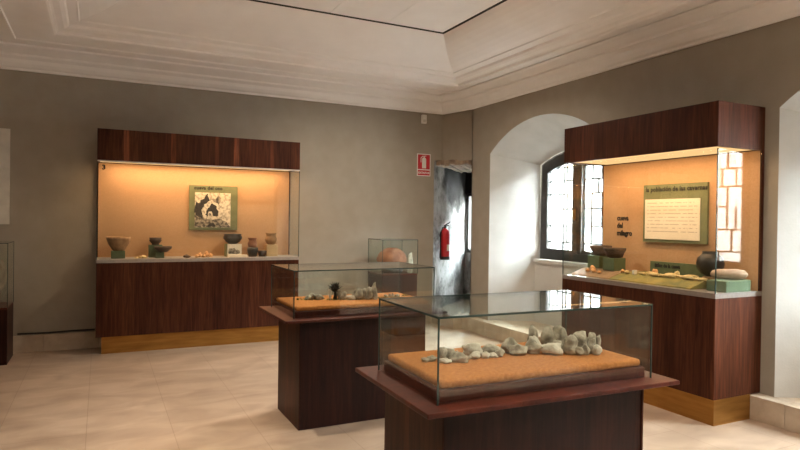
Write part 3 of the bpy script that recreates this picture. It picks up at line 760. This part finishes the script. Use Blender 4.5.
R1 = [(1.341, 2.423, 0.032, 0.014), (1.38, 2.427, 0.042, 0.018), (1.437, 2.435, 0.04, 0.04), (1.47, 2.424, 0.042, 0.035), (1.506, 2.421, 0.033, 0.027), (1.416, 2.37, 0.05, 0.016), (1.49, 2.364, 0.083, 0.031), (1.608, 2.436, 0.081, 0.045), (1.584, 2.383, 0.054, 0.024), (1.703, 2.431, 0.087, 0.035), (1.642, 2.38, 0.038, 0.022), (1.681, 2.375, 0.038, 0.017), (1.721, 2.376, 0.041, 0.025), (1.823, 2.429, 0.094, 0.071), (1.826, 2.375, 0.083, 0.048), (1.91, 2.37, 0.089, 0.058), (1.959, 2.416, 0.07, 0.07), (1.997, 2.471, 0.049, 0.112), (2.056, 2.428, 0.069, 0.11), (1.983, 2.316, 0.098, 0.055), (2.053, 2.359, 0.053, 0.054), (2.121, 2.402, 0.067, 0.112), (2.077, 2.288, 0.066, 0.09), (2.153, 2.303, 0.075, 0.099), (2.1, 2.255, 0.049, 0.04), (2.143, 2.248, 0.037, 0.052), (2.214, 2.287, 0.05, 0.092), (2.197, 2.26, 0.047, 0.071), (2.244, 2.275, 0.033, 0.08), (2.196, 2.226, 0.042, 0.048)]
L1 = ['tiny dark pebble at the very left tip of the stone row', 'second dark pebble from the left tip of the stone row', 'upright grey stone just right of the glass corner edge', 'grey stone leaning on the upright one at the left of the row',
      'small low grey stone behind the gap at the left of the row', 'small pale stone at the front of the left tip', 'long flat grey stone in the front at the left of the row', 'big rounded pale stone standing first behind the front row',
      'flat pale stone before the first big rounded stone', 'wide dark grey stone standing behind two small pale ones', 'left of the two small pale stones before the wide dark one', 'right of the two small pale stones before the wide dark one',
      'small low stone just left of the big angular stone', 'big angular stone at the left end of the tall heap', 'long grey stone lying before the big angular stone', 'grey boulder with dark hollow, left of the widest front stone',
      'pale rough stone behind the dark-hollowed boulder', 'slender upright stone, leftmost of the three peaks of the heap', 'rounded dark stone, middle of the three peaks of the heap', 'widest smooth stone at the front of the heap',
      'small rounded stone between the widest stone and the peaks', 'tall stone, rightmost of the three peaks of the heap', 'tall oval stone at the front right of the widest stone', 'angular stone with dark face at the right of the heap',
      'low stone at the foot of the angular dark-faced stone', 'narrow upright stone at the front right of the heap', 'tall stone towards the right end of the heap', 'oval grey stone before the tall one at the right end',
      'narrow stone at the far right end, standing behind', 'pale stone at the front of the far right end']
zs1 = GB1 + .085
for i, (x, y, w, h) in enumerate(R1):
    stone('heap_stone', L1[i], 'stone', x, y, zs1 + .0005, w * (1.3 if i < 13 else 1.22), h * (1.5 if i < 13 else 1.08), 100 + i, M['rock_pale'] if i in (5, 7, 8, 10, 11, 16, 19, 29) else M['rock'], d=max(.045, min(w, .07)), rough=.46, sub=3, rot=-.45 + rnd.uniform(-.5, .5))
R2 = [(1.53, 4.766, 0.049, 0.038), (1.57, 4.773, 0.058, 0.052), (1.609, 4.736, 0.057, 0.043), (1.636, 4.726, 0.033, 0.03), (1.698, 4.703, 0.029, 0.117), (1.768, 4.677, 0.029, 0.08), (1.801, 4.665, 0.049, 0.063), (1.859, 4.643, 0.083, 0.039), (1.903, 4.664, 0.05, 0.076), (1.92, 4.62, 0.066, 0.088), (1.968, 4.618, 0.058, 0.091), (1.999, 4.591, 0.054, 0.105), (2.044, 4.59, 0.054, 0.141), (2.213, 4.718, 0.034, 0.019), (2.246, 4.706, 0.026, 0.028), (2.268, 4.698, 0.022, 0.032), (2.303, 4.685, 0.035, 0.023)]
L2 = ['leftmost low pale stone in the middle table case', 'highest pale stone of the low group left of the little tree', 'pale stone right of the highest one in the low left group', 'smallest pale stone ending the low left group',
      'slim white upright stone left of the little dark tree', 'narrow stone touching the right of the little dark tree', 'rounded grey stone next right of the little dark tree', 'flat pale block between the tree and the tall heap',
      'stone behind the flat pale block in the middle table case', 'wide stone at the left of the tall heap by the tree', 'middle stone of the tall heap in the middle table case', 'stone leaning against the tallest pointed one',
      'tallest pointed stone at the right of the heap by the tree', 'first pebble of the small row at the far end', 'second pebble of the small row at the far end', 'third pebble of the small row at the far end', 'last pebble of the small row at the far end']
zs2 = GB2 + .085
for i, (x, y, w, h) in enumerate(R2):
    stone('model_stone', L2[i], 'stone', x, y, zs2 + .0005, w * 1.15, h * 1.05, 200 + i, M['rock_pale'] if i in (4, 7) else M['rock'], d=max(.03, min(w, .055)), rough=.36, sub=3, rot=-.3)
# strip of dry turf round the stones
bm = bmesh.new(); r_ = random.Random(5)
for i in range(420):
    t = r_.random(); x = 1.44 + t * .98; y = 4.80 - .16 * math.sin(t * PI * .85) + r_.uniform(-.045, .045)
    h = r_.uniform(.006, .016); a = r_.uniform(0, PI); w = .004
    p = Vector((x, y, zs2 + .0005)); dx = Vector((math.cos(a), math.sin(a), 0)) * w
    bm.faces.new([bm.verts.new(p - dx), bm.verts.new(p + dx), bm.verts.new(p + dx * .3 + Vector((r_.uniform(-.004, .004), r_.uniform(-.004, .004), h)))])
tf = obj('dry_turf', bm, M['turf'], None); tag(tf, 'thin strip of dry green turf around the model stones', 'turf'); tf['kind'] = 'stuff'
# little dark tree
tr = thing('model_tree', 'little black bushy tree standing among the stones of the middle case', 'model tree', (1.737, 4.69, zs2 + .003))
bm = bmesh.new(); tube(bm, [(0, 0, 0), (.003, 0, .04), (0, .002, .09)], .014, 8, taper=[1.25, 1, .8]); obj('trunk', bm, M['plant'], tr)
bm = bmesh.new()
for i in range(90):
    a = r_.uniform(0, 2 * PI); el = r_.uniform(.35, 1.45); L = r_.uniform(.04, .075)
    d = Vector((math.cos(a) * math.cos(el), math.sin(a) * math.cos(el), math.sin(el)))
    p = Vector((0, 0, .07 + r_.uniform(-.015, .02)))
    tube(bm, [p, p + d * L * .6, p + d * L], .005, 5, taper=[.8, 1, .2])
obj('foliage', bm, M['plant'], tr)

# small upright case against the back wall, with a clay jar
t3 = table_case('small square glass case at the back wall, holding a red clay jar', (3.785, 7.86, 0), 0, .55, .5, .84, 1.325, .002, .546, .496, base=False)
rj = thing('jar', 'large broken reddish clay jar in the small glass case', 'jar', (3.78, 7.87, .8405))
bm = bmesh.new(); lathe(bm, [(.10, 0), (.15, .0), (.16, .04), (.15, .075), (.11, .085), (.10, .04)], n=28); obj('jar_stand', bm, M['clay_black'], rj)['label'] = 'dark ring stand'
bm = bmesh.new(); lathe(bm, [(0, .08), (.12, .08), (.18, .11), (.215, .16), (.218, .20), (.20, .255), (.165, .30), (.12, .335), (.07, .357), (.06, .345), (.12, .31), (.16, .26), (0, .2)], n=30, wob=.05); obj('jar_body', bm, M['clay_red'], rj)
stone('bone_fragment', 'jagged white bone fragment right of the red clay jar', 'bone', 3.985, 7.70, .8405, .10, .30, 61, M['rock_pale'], d=.07, rough=.4, sub=3)
# case at the left edge
t4 = table_case('glass case cut by the left edge of the photo, holding a grey jar', (-1.155, 7.85, 0), 0, .55, .5, .61, 1.30, .0, .55, .5, base=False)
bm = bmesh.new(); lathe(bm, [(0, 0), (.10, 0), (.17, .1), (.225, .24), (.235, .36), (.20, .48), (.13, .56), (.14, .61), (.125, .61), (.115, .56), (.18, .46), (0, .3)], n=28, wob=.06)
tag(obj('jar', bm, M['dull'], None, loc=(-1.15, 7.85, .611)), 'big dull grey clay jar in the case at the left edge', 'jar')

# ------------------------------------------------------------------ wall things
wb = B('wall_board', M['board'], (XL + .05, -.937, YW - .02, YW - .001, 1.49, 2.585), None, .003); tag(wb, 'pale blank board on the back wall at the left edge', 'board')
sg = thing('fire_sign', 'red and white fire extinguisher sign on the back wall', 'sign', (4.35, YW - .001, 2.285))
sp_ = B('sign_plate', M['white'], (0, .234, -.008, 0, 0, .343), sg, .001)
bm = bmesh.new(); box(bm, .012, .222, -.0095, -.008, .105, .331); box(bm, .012, .222, -.0095, -.008, .012, .09)
rf_ = obj('red_field', bm, M['sign_red'], sp_)
bm = bmesh.new()
ybk = -.011
for pts in ([(.085, .12), (.155, .12), (.155, .255), (.15, .275), (.135, .285), (.105, .285), (.09, .275), (.085, .255)], [(.11, .285), (.13, .285), (.13, .30), (.11, .30)], [(.085, .30), (.155, .307), (.155, .316), (.085, .308)],
            [(.06, .21), (.07, .21), (.07, .275), (.095, .30), (.09, .308), (.06, .28)]):
    prism(bm, pts, lambda u, v, t: (u, ybk + .002 * t, v))
obj('pictogram', bm, M['white'], sp_)
text('EXTINTOR', .044, M['white'], 'sign_lettering', sp_, upright(.02, -.0096, .035), offset=.0012, xs=.92)
dv = thing('motion_sensor', 'small white sensor box high on the back wall below the cornice', 'sensor', (4.447, YW - .001, 3.09))
B('housing', M['white'], (-.04, .04, -.05, 0, 0, .135), dv, .008)
B('lens', M['board'], (-.026, .026, -.056, -.05, .02, .06), dv, .002)
cb_ = bmesh.new(); tube(cb_, [(-.85, YW - .012, .222), (-.55, YW - .012, .215), (-.3, YW - .012, .222), (-.05, YW - .012, .222)], .009, 8)
tag(obj('power_cable', cb_, M['rubber'], None), 'black cable running along the top of the skirting on the back wall', 'cable')
# extinguisher
ex = thing('fire_extinguisher', 'red fire extinguisher hanging on the whitewashed niche wall', 'fire extinguisher', (4.885, 8.245, .985))
bm = bmesh.new(); lathe(bm, [(0, 0), (.07, 0), (.075, .01), (.075, .40), (.07, .44), (.05, .475), (.025, .49), (.025, .5), (0, .5)], n=24); cyl = obj('cylinder', bm, M['red'], ex)
bm = bmesh.new(); lathe(bm, [(.076, .0), (.0765, .0), (.0775, .05), (.076, .052)], n=24); obj('base_ring', bm, M['rubber'], ex)
bm = bmesh.new(); lathe(bm, [(0, .495), (.022, .495), (.022, .535), (.016, .55), (0, .55)], n=14); vv = obj('valve', bm, M['rubber'], ex)
bm = bmesh.new(); tube(bm, [(-.01, 0, .54), (.05, -.02, .575), (.075, -.025, .60)], .008); tube(bm, [(0, 0, .535), (.06, -.02, .54)], .008); obj('lever', bm, M['rubber'], vv)
bm = bmesh.new(); tube(bm, [(-.015, -.005, .52), (-.06, -.015, .50), (-.092, -.02, .42), (-.094, -.02, .25), (-.09, -.02, .12)], .011); tube(bm, [(-.09, -.02, .14), (-.089, -.02, .03)], .016, taper=[.8, 1.1]); obj('hose', bm, M['rubber'], ex)
bm = bmesh.new()
for i in range(6):
    a0, a1 = -PI / 2 - .1 + i * .13, -PI / 2 - .1 + (i + 1) * .13
    r = .0762; vs = [bm.verts.new((r * math.cos(a), r * math.sin(a), z)) for a, z in ((a0, .14), (a1, .14), (a1, .24), (a0, .24))]; bm.faces.new(vs)
obj('label_sticker', bm, M['white'], cyl)
B('wall_bracket', M['rubber'], (-.02, .02, .05, .14, .36, .40), ex)

# ------------------------------------------------------------------ light
w = bpy.data.worlds.new('sky'); bpy.context.scene.world = w; w.use_nodes = True
bg = w.node_tree.nodes['Background']; bg.inputs[0].default_value = (.84, .93, 1.0, 1); bg.inputs[1].default_value = 120.0
def area(name, loc, rot, sx, sy, energy, col, portal=False, spread=PI):
    l = bpy.data.lights.new(name, 'AREA'); l.shape = 'RECTANGLE'; l.size, l.size_y = sx, sy; l.energy = energy; l.color = col; l.spread = spread
    if portal: l.cycles.is_portal = True
    o = bpy.data.objects.new(name, l); C.objects.link(o); o.location = loc; o.rotation_euler = rot; return o
for c in ALC: area('window_portal', (5.92, c, 1.82), (0, PI / 2, 0), 1.3, 1.4, 1, (1, 1, 1), True)
area('window_portal', (6.17, 8.82, 1.57), (0, PI / 2, 0), 1.1, .8, 1, (1, 1, 1), True)
# first lamp inferred from the table's shadow; the others are added unseen fill
for x, y, e, sp in ((.34, 4.55, 26, 1.5), (.34, 1.9, 14, 1.5), (3.5, .3, 70, 2.4), (2.0, -.8, 40, 2.4), (2.75, 6.0, 45, 2.5)):
    area('ceiling_lamp_and_fill', (x, y, ZT + .008), (0, 0, 0), .07, .07, e, (1, .86, .70), spread=sp)

# ------------------------------------------------------------------ camera
cam = bpy.data.cameras.new('camera'); co = bpy.data.objects.new('camera', cam); C.objects.link(co)
F, PITCH, ROLL, YAW = 604.27, .0081, .0138, .4602
cam.sensor_fit = 'HORIZONTAL'; cam.sensor_width = 36; cam.lens = F * 36 / 800; cam.clip_start = .05; cam.clip_end = 200
co.location = (0, 0, 1.6)
cy, sy, cp, sp, cr, sr = math.cos(YAW), math.sin(YAW), math.cos(PITCH), math.sin(PITCH), math.cos(ROLL), math.sin(ROLL)
right = Vector((cy, -sy, 0)); fwd = Vector((sy * cp, cy * cp, -sp)); up = Vector((sy * sp, cy * sp, cp))
r2 = right * cr + up * sr; u2 = up * cr - right * sr
co.matrix_world = Matrix(((r2.x, u2.x, -fwd.x, 0), (r2.y, u2.y, -fwd.y, 0), (r2.z, u2.z, -fwd.z, 1.6), (0, 0, 0, 1)))
sc = bpy.context.scene; sc.camera = co
sc.view_settings.view_transform = 'Standard'; sc.view_settings.look = 'None'; sc.view_settings.exposure = 0.75; sc.view_settings.gamma = 1
sc.view_settings.use_curve_mapping = False
sc.cycles.transparent_max_bounces = 32; sc.cycles.max_bounces = 12; sc.cycles.diffuse_bounces = 6; sc.cycles.glossy_bounces = 6
sc.cycles.sample_clamp_indirect = 6
sc.cycles.use_denoising = True
